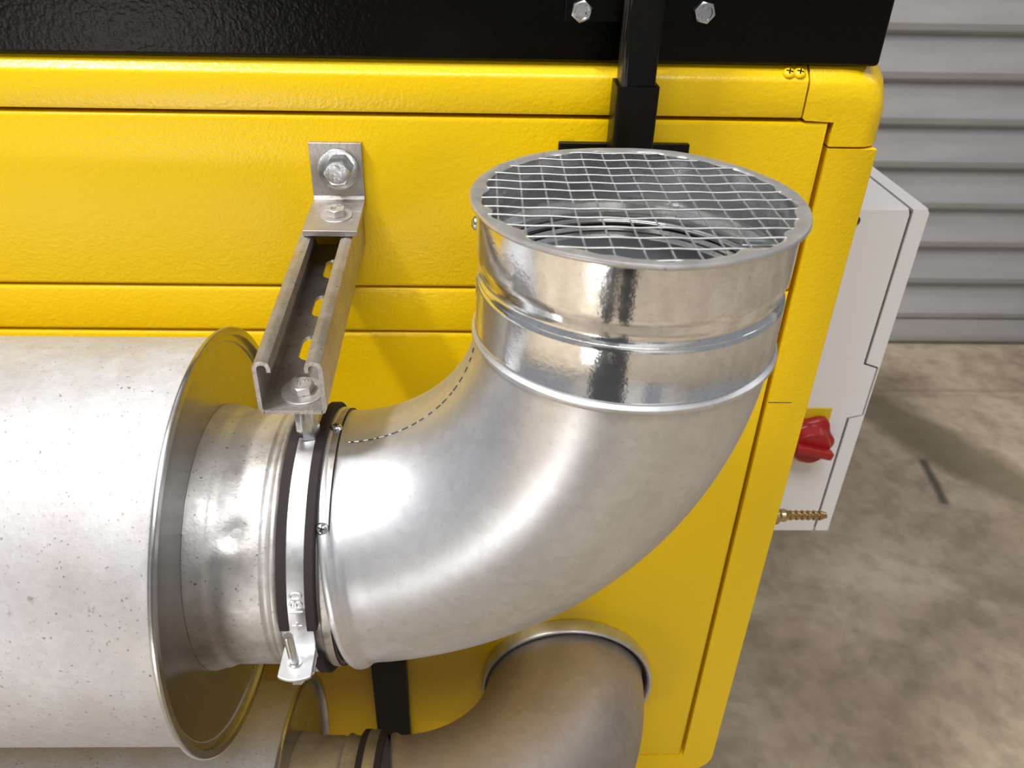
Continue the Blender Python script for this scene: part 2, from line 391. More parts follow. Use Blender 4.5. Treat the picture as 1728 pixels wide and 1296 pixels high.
# corner post + bottom rail : one frame
def arc(cx, cy, r, a0, a1, n): return [(cx + r*math.cos(math.radians(a0+(a1-a0)*i/n)), cy + r*math.sin(math.radians(a0+(a1-a0)*i/n))) for i in range(n+1)]
PX = .3045
out = [(.2666, .2336), (PX, .2336)] + arc(PX-.034, -.5835+.034, .034, 0, -90, 10) + [(XL, -.5835), (XL, -.5512), (.2666, -.5512)]
bm = bmesh.new(); prism(bm, out, (0, 0, 0), (1, 0, 0), (0, 0, 1), (0, 1, 0), 0, .062)
ed = []
for e in bm.edges:
    if all(v.co.y < .001 for v in e.verts):
        a, b = e.verts[0].co, e.verts[1].co; mx, mz = (a.x+b.x)/2, (a.z+b.z)/2
        if mx > PX-.036 and mz < .23 and not (abs(mz+.5512) < .001) or mz < -.58: ed.append(e)
bmesh.ops.bevel(bm, geom=ed, offset=.0155, segments=7, profile=.5, affect='EDGES', clamp_overlap=True)
put('corner_frame', bm, YEL, mach, smooth=40)
# corner cap : L-shaped, with chamfered top
def capring(x0, z, ins, rr):
    pts = [(x0, 0 + ins)]
    PC = PX + .0035
    pts += [(PC - rr - ins*.3 + rr*math.sin(math.radians(a)), ins + rr - rr*math.cos(math.radians(a))) for a in (0, 15, 30, 45, 60, 75, 90)]
    pts += [(PC - ins*.3, .075), (x0, .075)]
    return [Vector((x, y, z)) for x, y in pts]
bm = bmesh.new(); rows = []
for (z, x0, ins, rr) in ((.2350, .2665, .0006, .0195), (.2357, .2660, 0, .019), (.2535, .2660, 0, .019), (.2546, .2440, 0, .019), (.2560, .2418, 0, .019), (.262, .2418, 0, .0195), (.268, .2418, -.0002, .0235), (.2805, .2418, 0, .034), (.2828, .2418, .0010, .036), (.2919, .2418, .0090, .040)):
    rows.append([bm.verts.new(p) for p in capring(x0, z, ins, rr)])
for A, Bq in zip(rows[:-1], rows[1:]):
    n = len(A)
    for k in range(n): bm.faces.new((A[k], A[(k+1) % n], Bq[(k+1) % n], Bq[k]))
bm.faces.new(rows[0][::-1]); bm.faces.new(rows[-1]); put('corner_cap', bm, YEL, mach, smooth=28)
# sides and feet
put('side_panel', B(.268, .3036, .076, .74, -.575, .2915), YEL, mach, bevel=.003)
put('side_panel', B(XL, XL+.02, .03, .74, -.575, .2915), YEL, mach, bevel=.003)
put('base_tray', B(XL+.02, .268, .05, .74, -.575, -.56), BLK, mach)
for fx in (XL+.05, .17):
    for fy in (.12, .64): put('foot', B(fx, fx+.08, fy, fy+.08, -.79, -.575), BLK, mach, bevel=.003)
def panhead(org, axis, r=.0048, h=.0030, m=YEL, parent=mach, name='screw', rot=.4):
    bm = L([(r*.97, -.0005), (r, .0006), (r*.86, h*.62), (r*.55, h*.93), (0, h)], org, axis, 24)
    s = put(name, bm, m, parent)
    a, u, w = frame_of(axis); o3 = Vector(org) + a*(h*.93)
    bm = bmesh.new()
    for q in (0, PI/2):
        d = u*math.cos(rot+q) + w*math.sin(rot+q); e = a.cross(d)
        pts = [o3 + d*sx*r*.52 + e*sy*r*.10 for sx, sy in ((-1, -1), (1, -1), (1, 1), (-1, 1))]
        lo = [bm.verts.new(p - a*h*.5) for p in pts]; hi = [bm.verts.new(p + a*h*.12) for p in pts]
        bm.faces.new(hi); [bm.faces.new((lo[i], lo[(i+1) % 4], hi[(i+1) % 4], hi[i])) for i in range(4)]
    put('cross_recess', bm, DARK, s, smooth=None)
    return s
for x in (.2258, .2337):
    panhead((x, .0045, .2871), Vector((0, -.60, .80)))
panhead((PX-.0013, .0089, .2275), (.906, -.423, 0), .0047, .0042); panhead((PX-.0013, .0089, .2185), (.906, -.423, 0), .0047, .0042)
panhead((PX-.0013, .0089, -.5330), (.906, -.423, 0), .0047, .0042)
# hairline on the post
put('post_joint', B(.267, .2885, -.00025, .0006, -.0009, -.0003), SEAM, mach, smooth=None)

# black hood on top of the housing
hood = thing('black_hood', (-.58, .37, .2925), 'glossy black sheet metal hood along the top of the yellow housing', 'hood')
bm = B(XL, .2915, .004, .735, .2925, .62)
bmesh.ops.bevel(bm, geom=bm.edges[:], offset=.0035, segments=3, profile=.5, affect='EDGES'); put('hood_shell', bm, BLK, hood)
put('mounting_plate', B(.0582, .166, .0005, .0055, .3205, .40), BLK, hood, bevel=.0006)
def bolt_marks(s, size, org, ux, uy, un, m, parent, d=.0014):
    o = put('embossed_marks', text_bm(s, size, d, org, ux, uy, un, 2, size*.02), m, parent, smooth=None)
    return o
def hexbolt(parent, org, axis, af, h, rot, mtl, marks=None, washer=None, wm=None, name='bolt_head', dish=False):
    a = Vector(axis).normalized(); org = Vector(org)
    if washer:
        ro, ri, th = washer
        put('washer', L([(ri, 0), (ro-.0002, 0), (ro, .0002), (ro, th-.0003), (ro-.0003, th), (ro-.0022, th), (ri, th*.86)], org, a, 64, close=True), wm or mtl, parent, smooth=20)
        org = org + a*th
    b = put(name, hexa(bmesh.new(), org, a, af, h, rot, dish=dish), mtl, parent, smooth=14)
    if marks:
        for (s, size, ox, oy, ang) in marks:
            _, u, w = frame_of(a)
            if abs(a.y) > .5: u, w = Vector((1, 0, 0)), Vector((0, 0, 1))
            elif abs(a.z) > .5: u, w = Vector((1, 0, 0)), Vector((0, 1, 0)); w = (w - a*w.dot(a)).normalized()
            du = u*math.cos(ang) + w*math.sin(ang); dw = w*math.cos(ang) - u*math.sin(ang)
            bolt_marks(s, size, org + a*(h + .0001 - (.0005 if dish else 0)) + u*ox + w*oy, du, dw, a, mtl, b)
    return b
hexbolt(hood, (.0695, .0005, .3277), (0, -1, 0), .0130, .0055, .35, ZINC, dish=True,
        marks=[('S', .0032, -.0022, .0028, .5), ('P', .0032, .0012, .0033, -.1), ('M', .0034, .0032, -.0008, -1.3), ('XZ', .0030, -.0022, -.0030, -.6)])
hexbolt(hood, (.1555, .0005, .3283), (0, -1, 0), .0130, .0055, .85, ZINC, dish=True,
        marks=[('B', .0032, -.0034, .0008, .9), ('C', .0032, -.0010, .0034, 0), ('T', .0030, .0022, .0028, -.6), ('8.8', .0034, 0, -.0030, 0)])

# black mounting post (telescoping square tube welded to a plate)
post = thing('mounting_post', (.109, -.02, .20), 'black telescoping square tube post in front of the hood, behind the mesh outlet', 'post')
def sqtube(x0, x1, y0, y1, z0, z1, t):
    bm = bmesh.new(); pts = []
    def rr(x0, x1, y0, y1, r): return arc(x1-r, y1-r, r, 0, 90, 3)+arc(x0+r, y1-r, r, 90, 180, 3)+arc(x0+r, y0+r, r, 180, 270, 3)+arc(x1-r, y0+r, r, 270, 360, 3)
    O = rr(x0, x1, y0, y1, .003); I = rr(x0+t, x1-t, y0+t, y1-t, .0012)
    vs = [[bm.verts.new((x, y, z)) for x, y in P] for P, z in ((O, z0), (O, z1), (I, z1), (I, z0))]
    for A, Bq in ((0, 1), (1, 2), (2, 3), (3, 0)):
        n = len(O)
        for k in range(n): bm.faces.new((vs[A][k], vs[A][(k+1) % n], vs[Bq][(k+1) % n], vs[Bq][k]))
    return bm
put('outer_sleeve', sqtube(.0942, .1240, -.0365, -.0060, .1500, .2845, .0022), BLKP, post)
put('inner_tube', sqtube(.0970, .1212, -.0335, -.0085, .1600, .62, .002), SCUF, post)
put('base_plate', B(.0588, .1580, -.0060, -.0002, .130, .2372), BLKP, post, bevel=.0007)
# lower black bar
bar = thing('flat_black_bar', (-.1015, 0, -.3), 'flat black vertical bar on the housing, glimpsed between the upper and lower ducts', 'bar')
put('bar', B(-.1215, -.0815, -.012, -.0002, -.575, -.02), BLKP, bar, bevel=.001)
put('end_bolt', hexa(bmesh.new(), (-.1015, -.012, -.05), (0, -1, 0), .013, .0053), ZINC, bar, smooth=30)

# ------------------------------------------------------------------ silencers
RP = .09
def silencer(yc, zc, xd, org_x, label, xs, shell_m, stub_m, detail):
    t = thing('silencer_cylinder', (-.6, yc, zc), label, 'silencer', 'horizontal galvanised silencer cylinders')
    ax = (1, 0, 0); o = (0, yc, zc)
    put('shell', L([(.10, -1.30), (.1405, -1.30), (.1419, -1.298), (.1419, xd-.0085), (.1425, xd-.006), (.1435, xd-.0045), (.139, xd-.0045), (.138, -1.29), (.10, -1.29)], o, ax, 160, close=True), shell_m, t)
    put('end_cap', L([(.1395, xd-.0043), (.1485, xd-.0038), (.1496, xd-.0030), (.1500, xd-.0017), (.1497, xd-.0005), (.1490, xd), (.1442, xd), (.1438, xd-.0006), (.1436, xd-.0052), (.1428, xd-.0056), (.085, xd-.0056), (.085, xd-.0075), (.1395, xd-.0075)], o, ax, 160, close=True), CAPM, t, smooth=35)
    def rf(i, th, r, x):
        if not detail: return r, x
        # hammered dent at the front
        dx = (x + .1510)/.008 + .4*(th-.83)*10; dth = ((th - .83))*RP/.0085
        # th measured from +z towards axis x u
        g = math.exp(-(dx*dx + dth*dth)); g2 = math.exp(-(((x+.157)/.009)**2 + ((th-.96)*RP/.010)**2))
        return r - .0026*g + .0010*g2, x
    P = [(.0945, xd-.0055), (.0942, xd-.003), (.0925, xd+.002), (.0925, xd+.0045), (.0912, xd+.0075), (.0903, xd+.0105)]
    n = 14
    for i in range(n+1): P.append((.0900, xd+.0125 + (-.1362-xd-.0125)*i/n))
    P += [(.0900, -.1358), (.0890, -.1348), (.0889, -.1312), (.0902, -.1300), (.0917, -.1290), (.0920, -.1275), (.0916, -.1258), (.0900, -.1245), (.0900, -.0995), (.0912, -.0988), (.0916, -.0975), (.0916, -.0930), (.0905, -.0927), (.088, -.0927), (.088, xd-.0055)]
    put('outlet_stub', L(P, (0 if not xs else xs, yc, zc), ax, 180, close=True, rfun=rf), stub_m, t, smooth=50)
    return t
s1 = silencer(-.17593, 0, -.1759, 0, 'large pale galvanised silencer cylinder at left, its rim in front of the housing seams', 0, SHELL, STUB, True)
s2 = silencer(-.185, -.39, -.170, 0, 'second galvanised silencer cylinder in shade at the bottom, beneath the large one', 0, SHELL, STUB, False)

# ------------------------------------------------------------------ elbows
def elbow_mesh(path_fn, n, end_prof0, end_prof1, seg=120):
    """path_fn(t)->centre, tangent, u ; profiles are lists of (radius, offset along tangent)"""
    bm = bmesh.new(); rows = []
    def row(c, tg, u, r):
        w = tg.cross(u); return [bm.verts.new(c + (u*math.cos(2*PI*k/seg) + w*math.sin(2*PI*k/seg))*r) for k in range(seg)]
    c, tg, u = path_fn(0)
    for r, off in end_prof0: rows.append(row(c + tg*off, tg, u, r))
    for i in range(n+1):
        c, tg, u = path_fn(i/n); rows.append(row(c, tg, u, RP))
    for r, off in end_prof1: rows.append(row(c + tg*off, tg, u, r))
    rin = RP-.0012
    for i in range(n, -1, -1):
        c, tg, u = path_fn(i/n); rows.append(row(c, tg, u, rin))
    rows.append(rows[0])
    for A, Bq in zip(rows[:-1], rows[1:]):
        for k in range(seg): bm.faces.new((A[k], A[(k+1) % seg], Bq[(k+1) % seg], Bq[k]))
    return bm
XE, YP, RB = -.09333, -.17593, .18132
XC = XE + RB
def path_up(t):
    a = t*PI/2
    return Vector((XE + RB*math.sin(a), YP, RB*(1-math.cos(a)))), Vector((math.cos(a), 0, math.sin(a))), Vector((math.sin(a), 0, -math.cos(a)))
el = thing('duct_elbow', (XC, YP, 0), 'galvanised ninety degree duct elbow turning up to the mesh covered outlet', 'duct elbow')
p0 = [(.0905, .0008), (.0920, .0014), (.0932, .0030), (.0936, .0055), (.0930, .0080), (.0912, .0105), (.0902, .0125), (.0898, .017), (.0900, .024)]
# first part of the bend is straightened by the offsets, so start the arc after it
def path_up2(t): return path_up(.085 + .915*t)
def shift_prof(pr, d): return [(r, o-d) for r, o in pr]
p1 = [(.0900, .0), (.0905, .0002), (.0920, .0006), (.0930, .0020), (.0928, .0040), (.0905, .0052), (.0895, .006), (.0890, .030), (.0872, .033), (.0868, .0365), (.0880, .0368)]
d0 = .085*PI/2*RB
put('bend', elbow_mesh(path_up2, 64, shift_prof(p0, d0)[:8], shift_prof(p1, .0065+.006)), ELB, el, smooth=50)
# longitudinal weld seam on the inside of the bend
def onelbow(t, phi, r, pf=path_up):
    c, tg, u = pf(t); w = tg.cross(u); return c + (u*math.cos(phi) + w*math.sin(phi))*r
c_, tg_, u_ = path_up(.5)
sgn = 1 if (tg_.cross(u_)).y < 0 else -1
PH = PI - sgn*.34 if sgn > 0 else PI + .34
bm = tube(bmesh.new(), [onelbow(.05 + .9*i/60, PI - .105*sgn, .0899) for i in range(61)], .0003, 6); put('weld_seam', bm, ELB, el)
rnd = random.Random(3)
bm = bmesh.new(); t = .06
while t < .86:
    l = rnd.uniform(.012, .035); 
    tube(bm, [onelbow(t + l*i/4, PI - .111*sgn, .09020) for i in range(5)], .00042, 5); t += l + rnd.uniform(.012, .03)
put('seam_gap', bm, SEAM, el)
put('joint_line', L([(.0910, -.09285), (.0914, -.0928), (.0914, -.0921), (.0910, -.0920)], (0, YP, 0), (1, 0, 0), 120, close=True), DARK, el)
# collar
ZC0, ZC1 = .1755, .2545
cp = [(.0908, .1755), (.0911, .1760), (.0906, .1768), (.0906, .2055), (.0904, .2068), (.0896, .2080), (.0882, .2097), (.0876, .2112), (.0876, .2130), (.0883, .2160), (.0896, .2195), (.0904, .2225), (.0906, .2255), (.0906, .2545),
      (.0898, .2548), (.0898, .2255), (.0896, .2225), (.0888, .2195), (.0875, .2165), (.0868, .2130), (.0868, .2110), (.0874, .2094), (.0888, .2076), (.0897, .2062), (.0898, .2045), (.0898, .1765)]
col = put('collar', L(cp, (XC, YP, 0), (0, 0, 1), 200, close=True), COLLAR, el, smooth=50, label='bright spangled galvanised collar with two grooves')
# rubber gasket lips inside
put('gasket', L([(.0876, .2008), (.0800, .2030), (.0798, .2036), (.0876, .2022), (.0876, .2062), (.0812, .2082), (.0810, .2088), (.0876, .2076)], (XC, YP, 0), (0, 0, 1), 100, close=True), RUB, el)
put('coupling_ring', L([(.0895, .2085), (.0860, .2082), (.0838, .2050), (.0830, .2010), (.0818, .1985), (.0828, .1980), (.0842, .2005), (.0850, .2046), (.0868, .2072), (.0895, .2075)], (XC, YP, 0), (0, 0, 1), 140, close=True), COLLAR, el, smooth=60)
# pop rivet on the left of the collar, strap inside on the right
panhead((XC-.0905, YP+.004, .2375), (-1, .02, 0), .0042, .0024, ZINC, el, 'rivet')
bm = bmesh.new(); box(bm, XC+.062, XC+.083, YP-.008, YP-.003, .2290, .2310); put('inner_strap', bm, ZINC, el, bevel=.0004)
for x, y, z in ((-.0967, -.2441, .0676), (-.0960, YP+.004, .0920)):
    n = Vector((0, y-YP, z)).normalized(); panhead((x, YP + n.y*.0912, n.z*.0912), n, .0042, .0032, ZINC, el, 'screw', .3)

# mesh screen
ms = thing('mesh_screen', (XC, YP, .2553), 'round wire mesh screen in a crimped metal rim on top of the elbow outlet', 'mesh screen')
rr_ = random.Random(11); ph = [rr_.uniform(0, 6.28) for _ in range(8)]
def crimp(th): return .0013*math.sin(9*th+ph[0]) + .0010*math.sin(17*th+ph[1]) + .0008*math.sin(31*th+ph[2]) - .0016*max(0, math.sin(7*th+ph[3]))**10
def rimf(i, th, r, z):
    if i >= 6 and i <= 8: return r + crimp(th)*(1 if i < 8 else .8), z + .0003*math.sin(13*th+ph[4])
    return r + .0003*math.sin(4*th+ph[5]) + .00012*math.sin(23*th), z + .0003*math.sin(6*th+ph[6])
rp_ = [(.0918, .2536), (.0935, .2532), (.0943, .2538), (.0945, .2552), (.0939, .2563), (.0915, .2566), (.0882, .2561), (.0868, .2555), (.0868, .2551), (.0900, .2552), (.0922, .2548)]
put('rim', L(rp_, (XC, YP, 0), (0, 0, 1), 360, close=True, rfun=rimf), RIMM, ms, smooth=50)
bm = bmesh.new(); zr = .2549; r2 = random.Random(5)
def wirepath(fixed, along_x, off, slope):
    Rm = .0900; d = fixed
    if abs(d) >= Rm: return None
    h = math.sqrt(Rm*Rm - d*d); pts = []; a = r2.uniform(0, 6.28)
    for i in range(41):
        s = -h + 2*h*i/40
        lat = d + slope*s + .00014*math.sin(s*60+a) + .00005*math.sin(s*210+a*2)
        zz = zr + off + .00022*math.sin(s*PI/.0141*1.0 + (0 if along_x else PI)) - .0012*(1-(s*s+d*d)/Rm/Rm)
        pts.append((XC+s, YP+lat, zz) if along_x else (XC+lat, YP+s, zz))
    return pts
k = 0
for i in range(14):
    y = -.0925 - .0142*i - YP
    p_ = wirepath(y + r2.uniform(-.0005, .0005), True, .0006, r2.uniform(-.008, .014))
    if p_: tube(bm, p_, .00062, 8)
for i in range(14):
    x = .0097 - .0138 + .01385*i - XC
    p_ = wirepath(x + r2.uniform(-.0005, .0005), False, -.0005, r2.uniform(-.008, .006))
    if p_: tube(bm, p_, .00062, 8)
put('wire_mesh', bm, WIRE, ms, smooth=60)

# ------------------------------------------------------------------ lower elbow into the housing
Y2, Z2 = -.185, -.39
XE2 = .102 - RB
YC2 = -.004
def path_in(t):
    a = t*PI/2; rb = RB
    return Vector((XE2 + rb*math.sin(a), Y2 + rb*(1-math.cos(a)), Z2)), Vector((math.cos(a), math.sin(a), 0)), Vector((math.sin(a), -math.cos(a), 0))
def path_in2(t): return path_in(.085+.915*t)
el2 = thing('duct_elbow', (.10, -.09, Z2), 'shaded galvanised duct elbow running into a round collar on the housing', 'duct elbow')
pe = [(.0900, 0), (.0900, .001)]
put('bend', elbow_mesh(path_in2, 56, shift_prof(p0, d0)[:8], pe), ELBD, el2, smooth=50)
c2 = (.104, 0, Z2)
put('wall_collar', L([(.0915, -.0005), (.0975, -.0005), (.0985, -.003), (.0985, -.016), (.0978, -.0185), (.0965, -.0190), (.0935, -.0170), (.0925, -.010), (.0915, -.008)], c2, (0, 1, 0), 120, close=True), BAND, el2, smooth=60)
put('gasket', L([(.0898, -.002), (.0930, -.002), (.0930, -.0120), (.0912, -.0150), (.0898, -.0130)], c2, (0, 1, 0), 100, close=True), RUB, el2)

# ------------------------------------------------------------------ pipe clamps
def clamp(xc, yc, zc, label, full):
    t = thing('pipe_clamp', (xc, yc, zc), label, 'pipe clamp', 'rubber lined pipe clamps')
    def pt(r, ang, x): # ang 0 = front (-y), positive = up
        return Vector((x, yc - r*math.cos(ang), zc + r*math.sin(ang)))
    def sweep(prof, a0, a1, n):
        bm = bmesh.new(); rows = []
        for i in range(n+1):
            a = a0 + (a1-a0)*i/n; rows.append([bm.verts.new(pt(r, a, xc+x)) for r, x in prof])
        m = len(prof)
        for A, Bq in zip(rows[:-1], rows[1:]):
            for k in range(m): bm.faces.new((A[k], A[(k+1) % m], Bq[(k+1) % m], Bq[k]))
        bm.faces.new(rows[0][::-1]); bm.faces.new(rows[-1]); return bm
    rub = [(.0903, -.0118), (.0950, -.0118), (.0958, -.0110), (.0958, -.0056), (.0930, -.0056), (.0930, .0056), (.0958, .0056), (.0958, .0110), (.0950, .0118), (.0903, .0118)]
    g0 = math.radians(-1.0)
    band = [(.0932, -.0088), (.0945, -.0092), (.0950, -.0056), (.0951, 0), (.0950, .0056), (.0945, .0092), (.0932, .0088)]
    bandf = [(.0932, -.0104), (.0947, -.0104), (.0949, 0), (.0947, .0104), (.0932, .0104)]
    D = math.radians
    put('rubber_lining', sweep(rub, D(4), D(176), 90), RUB, t, smooth=40)
    put('rubber_lining', sweep(rub, D(184), D(346), 90), RUB, t, smooth=40)
    put('band', sweep(band, D(-4.5), D(183), 110), BAND, t, smooth=50)
    put('band', sweep(band, D(183.5), D(351.5), 90), BAND, t, smooth=50)
    # ears at the front, and at the back
    for base, rt in ((D(-4.5), .1205), (D(-8.5), .1130)):
        pts = [(-.0090, .093), (.0090, .093), (.0100, .098), (.0102, rt-.003)] + [(.0100 - .0200*i/8, rt - .0026*abs(i/4-1)**2.2) for i in range(9)] + [(-.0102, rt-.003), (-.0100, .098)]
        rad = Vector((0, -math.cos(base), math.sin(base))); tan = Vector((0, math.sin(base)*1.0, math.cos(base)))
        bm = prism(bmesh.new(), pts, (xc, yc, zc), (1, 0, 0), rad, tan, -.0011, .0011)
        put('ear', bm, BAND, t, smooth=40, bevel=.0005)
    rad = Vector((0, -math.cos(D(-4.5)), math.sin(D(-4.5)))); tan = Vector((0, math.sin(D(-4.5)), math.cos(D(-4.5))))
    if full:
        o = Vector((xc-.0012, yc, zc)) + rad*.1085
        lean = (tan + Vector((-.05, .08, 0))).normalized()
        st = put('clamp_screw', L([(0, -.0150), (.0028, -.0150), (.0029, .0255), (.0026, .0262), (0, .0262)], o, lean, 28), ZINC, t)
        put('screw_collar', L([(.0029, .0), (.0044, .0), (.0046, .0012), (.0044, .0020), (.0029, .0022)], o, lean, 28, close=True), ZINC, t)
        put('clamp_nut', hexa(bmesh.new(), o - lean*.0140, lean, .009, .0048), ZINC, t, smooth=30)
        dm = bmesh.new()
        r3 = random.Random(2)
        # embossed size
        def wrap(off_ang, size):
            def f(x, y, z):  # text reads upward along the arc
                a = off_ang + x/.0952
                return pt(.09515 + z, a, xc + .0004 - y)
            return f
        put('embossed_number', text_bm('180', .0115, .0009, (0, 0, 0), (1, 0, 0), (0, 1, 0), (0, 0, 1), 6, -.0002, wrap(D(16.0), 1), .00035), BAND, t, smooth=60)
        put('embossed_plus', text_bm('+', .0130, .0009, (0, 0, 0), (1, 0, 0), (0, 1, 0), (0, 0, 1), 3, 0, wrap(D(6.2), 1), .0001), BAND, t, smooth=60)
    return t
clamp(-.1122, YP, 0, 'rubber lined pipe clamp marked 180 hanging from the grey channel bracket', True)
clamp(-.1020, Y2, Z2, 'rubber lined pipe clamp in shade on the lower duct', False)

# ------------------------------------------------------------------ channel bracket
br = thing('support_bracket', (-.1125, 0, .19), 'grey slotted channel bracket bolted to the yellow panel, holding the pipe clamp', 'bracket')
S = .11
def sk(bm):     # the arm slopes gently down towards its free end
    for v in bm.verts: v.co.z += S*v.co.y
    return bm
x0, x1 = -.1346, -.0930; xm = (x0+x1)/2; zt, zb = .1862, .1490; tk = .0026; y1, y0_ = -.0008, -.2060
prof = [(x0, zb+.004), (x0, zt-.0045), (x0+.0013, zt-.0012), (x0+.0045, zt), (x0+.0065, zt), (x0+.0098, zt-.0012), (x0+.0108, zt-.0042), (x0+.0108, zt-.0075), (x0+.0084, zt-.0075), (x0+.0084, zt-.0045), (x0+.0075, zt-.0030), (x0+.0062, zt-.0026), (x0+.0048, zt-.0026), (x0+.0032, zt-.0034), (x0+tk, zt-.0052), (x0+tk, zb+.0035), (x0+.0034, zb+tk)]
outb = [(x0+.0034, zb), (x0+.0012, zb+.0012)]
for side in (0, 1):
    pp = prof + outb
    if side: pp = [(2*xm-x, z) for x, z in pp]
    bm = prism(bmesh.new(), pp, (0, 0, 0), (1, 0, 0), (0, 0, 1), (0, 1, 0), y0_, y1)
    put('channel_wall', sk(bm), STRUT, br, smooth=35, bevel=None)
# slotted web
def slotcell(bm, cx, cy, hl, hw, xa, xb, ya, yb, z0, z1):
    n = 32; hole = []; rim = []
    for k in range(n):
        th = 2*PI*k/n; dx, dy = math.cos(th), math.sin(th)
        px = hw*dx; py = (hl-hw)*(1 if dy > 0 else -1 if dy < 0 else 0) + hw*dy
        if abs(dy) < 1e-6: py = 0
        hole.append((cx+px, cy+py))
        bx = (xb-cx) if dx > 0 else (cx-xa); by = (yb-cy) if dy > 0 else (cy-ya)
        s = min(bx/abs(dx) if abs(dx) > 1e-9 else 1e9, by/abs(dy) if abs(dy) > 1e-9 else 1e9)
        rim.append((cx+dx*s, cy+dy*s))
    # snap nearest rim points to the corners
    for c0 in ((xa, ya), (xa, yb), (xb, ya), (xb, yb)):
        j = min(range(n), key=lambda q: (rim[q][0]-c0[0])**2+(rim[q][1]-c0[1])**2); rim[j] = c0
    V = {}
    for nm, P in (('h', hole), ('r', rim)):
        for z in (z0, z1): V[nm, z] = [bm.verts.new((x, y, z)) for x, y in P]
    for k in range(n):
        j = (k+1) % n
        bm.faces.new((V['h', z1][k], V['r', z1][k], V['r', z1][j], V['h', z1][j]))
        bm.faces.new((V['h', z0][k], V['r', z0][k], V['r', z0][j], V['h', z0][j]))
        bm.faces.new((V['h', z0][k], V['h', z0][j], V['h', z1][j], V['h', z1][k]))
        bm.faces.new((V['r', z0][k], V['r', z0][j], V['r', z1][j], V['r', z1][k]))
bm = bmesh.new()
ys = [-.2060, -.1665, -.1165, -.0655, -.0008]; cs = [-.1850, -.1415, -.0905, -.0390]
for i in range(4):
    ya, yb = ys[i], ys[i+1]
    slotcell(bm, xm, cs[i], .0140, .0068, x0+.0030, x1-.0030, ya, yb, zb, zb+tk)
put('slotted_web', sk(bm), STRUT, br, smooth=30)
# angle bracket
A0, A1 = -.1300, -.0902
prof = [(-.0002, .2345), (-.0042, .2345), (-.0046, .2340), (-.0046, .1935), (-.0060, .1912), (-.0090, .1906), (-.0560, .1906+S*(-.0560+.006)), (-.0560, .1906-.0042+S*(-.0560+.006)), (-.0080, .1862), (-.0025, .1872), (-.0002, .1895)]
bm = prism(bmesh.new(), prof, (0, 0, 0), (0, 1, 0), (0, 0, 1), (1, 0, 0), A0, A1)
put('angle_plate', bm, STRUT, br, smooth=30, bevel=.0004)
up = Vector((0, -S, 1)).normalized()
b1 = hexbolt(br, (-.1088, -.0046, .2145), (0, -1, 0), .0176, .0085, .06, ZINC, washer=(.0158, .0085, .0018), marks=[('TY', .0052, .0008, .0034, -.35), ('8.8', .0048, -.0012, -.0038, -.25)])
b2 = hexbolt(br, (-.1085, -.0320, .1874), up, .0128, .0056, .52, DZINC, washer=(.0120, .0065, .0015), marks=[('8.8', .0036, .0020, .0030, 0), ('TY', .0034, -.0020, -.0018, 0)])
yb_ = -.1880
b3 = hexbolt(br, (-.1108, yb_, zb+tk+S*yb_), up, .0128, .0056, .30, DZINC, washer=(.0135, .0065, .0015), marks=[('88', .0036, .0020, .0026, .3), ('TY', .0034, -.0020, -.0022, .3)])
bn = put('coupling_nut', hexa(bmesh.new(), (-.1118, -.1835, .0945), (0, 0, 1), .0130, .0270, .25), ZINC, br, smooth=30)
put('nut_washer', L([(.0045, .1216), (.0078, .1216), (.0080, .1275), (.0045, .1280)], (-.1118, -.1835, 0), (0, .0, 1), 30, close=True), RUB, br)
put('threaded_rod', L([(0, .093), (.004, .093), (.004, .130), (0, .130)], (-.1118, -.1835, 0), (0, 0, 1), 20), ZINC, br)

# ------------------------------------------------------------------ electrical cabinet on the far side of the machine
cab = thing('electrical_cabinet', (.43, .40, -.435), 'light grey electrical cabinet beyond the corner post, with a dark cover seam', 'cabinet')
ex = [(.308, -.4345), (.5145, -.4345), (.5145, -.2270), (.5325, -.2215), (.5325, -.1450), (.5145, -.1390), (.5145, .0655), (.308, .0655)]
CZ = .0765
def topz(y): return CZ
# body and outer cover with a groove between them
bm = bmesh.new(); box(bm, .308, .5345, .3035, .50, -.4330, .0735); put('cabinet_body', bm, flat('seam_shadow_gasket', (.06, .06, .065), .6), cab, smooth=None)
bm = prism(bmesh.new(), [(.308, -.4370), (.5135, -.4370), (.5135, -.2262), (.5328, -.2208), (.5328, -.1458), (.5135, -.1400), (.5135, .0700), (.5115, .0760), (.308, .0765)], (0, 0, 0), (1, 0, 0), (0, 0, 1), (0, 1, 0), .300, .3045)
put('front_cover', bm, GRY, cab, smooth=None)
bm = prism(bmesh.new(), [(.5172, -.4370), (.5370, -.4370), (.5370, .0730), (.5340, .0765), (.5170, .0765), (.5172, .0740), (.5172, -.1375), (.5352, -.1435), (.5352, -.2233), (.5172, -.2288)], (0, 0, 0), (1, 0, 0), (0, 0, 1), (0, 1, 0), .300, .3045)
put('edge_trim', bm, GRY, cab, smooth=None)
bm = bmesh.new(); box(bm, .308, .5132, .3045, .50, .0735, .0765); box(bm, .5172, .5370, .3045, .50, .0735, .0765); box(bm, .5345, .5370, .3045, .50, -.4370, .0735); box(bm, .308, .5370, .3045, .50, -.4370, -.4330)
put('cabinet_shell', bm, GRY, cab)
put('hinge_lug', L([(0, 0), (.010, 0), (.011, .0015), (.011, .020), (.009, .022), (0, .022)], (.547, .345, -.042), (0, 1, 0), 24), GRY, cab)
put('hinge_arm', B(.537, .552, .350, .362, -.047, -.037), GRY, cab)
put('cover_screw', L([(0, 0), (.006, 0), (.006, .003), (.004, .004), (0, .004)], (.449, .300, .063), (0, -1, 0), 24), SEAM, cab)
sw = put('switch_plate', B(.408, .4885, .2975, .300, -.2950, -.2090), YLAB, cab, bevel=.0008)
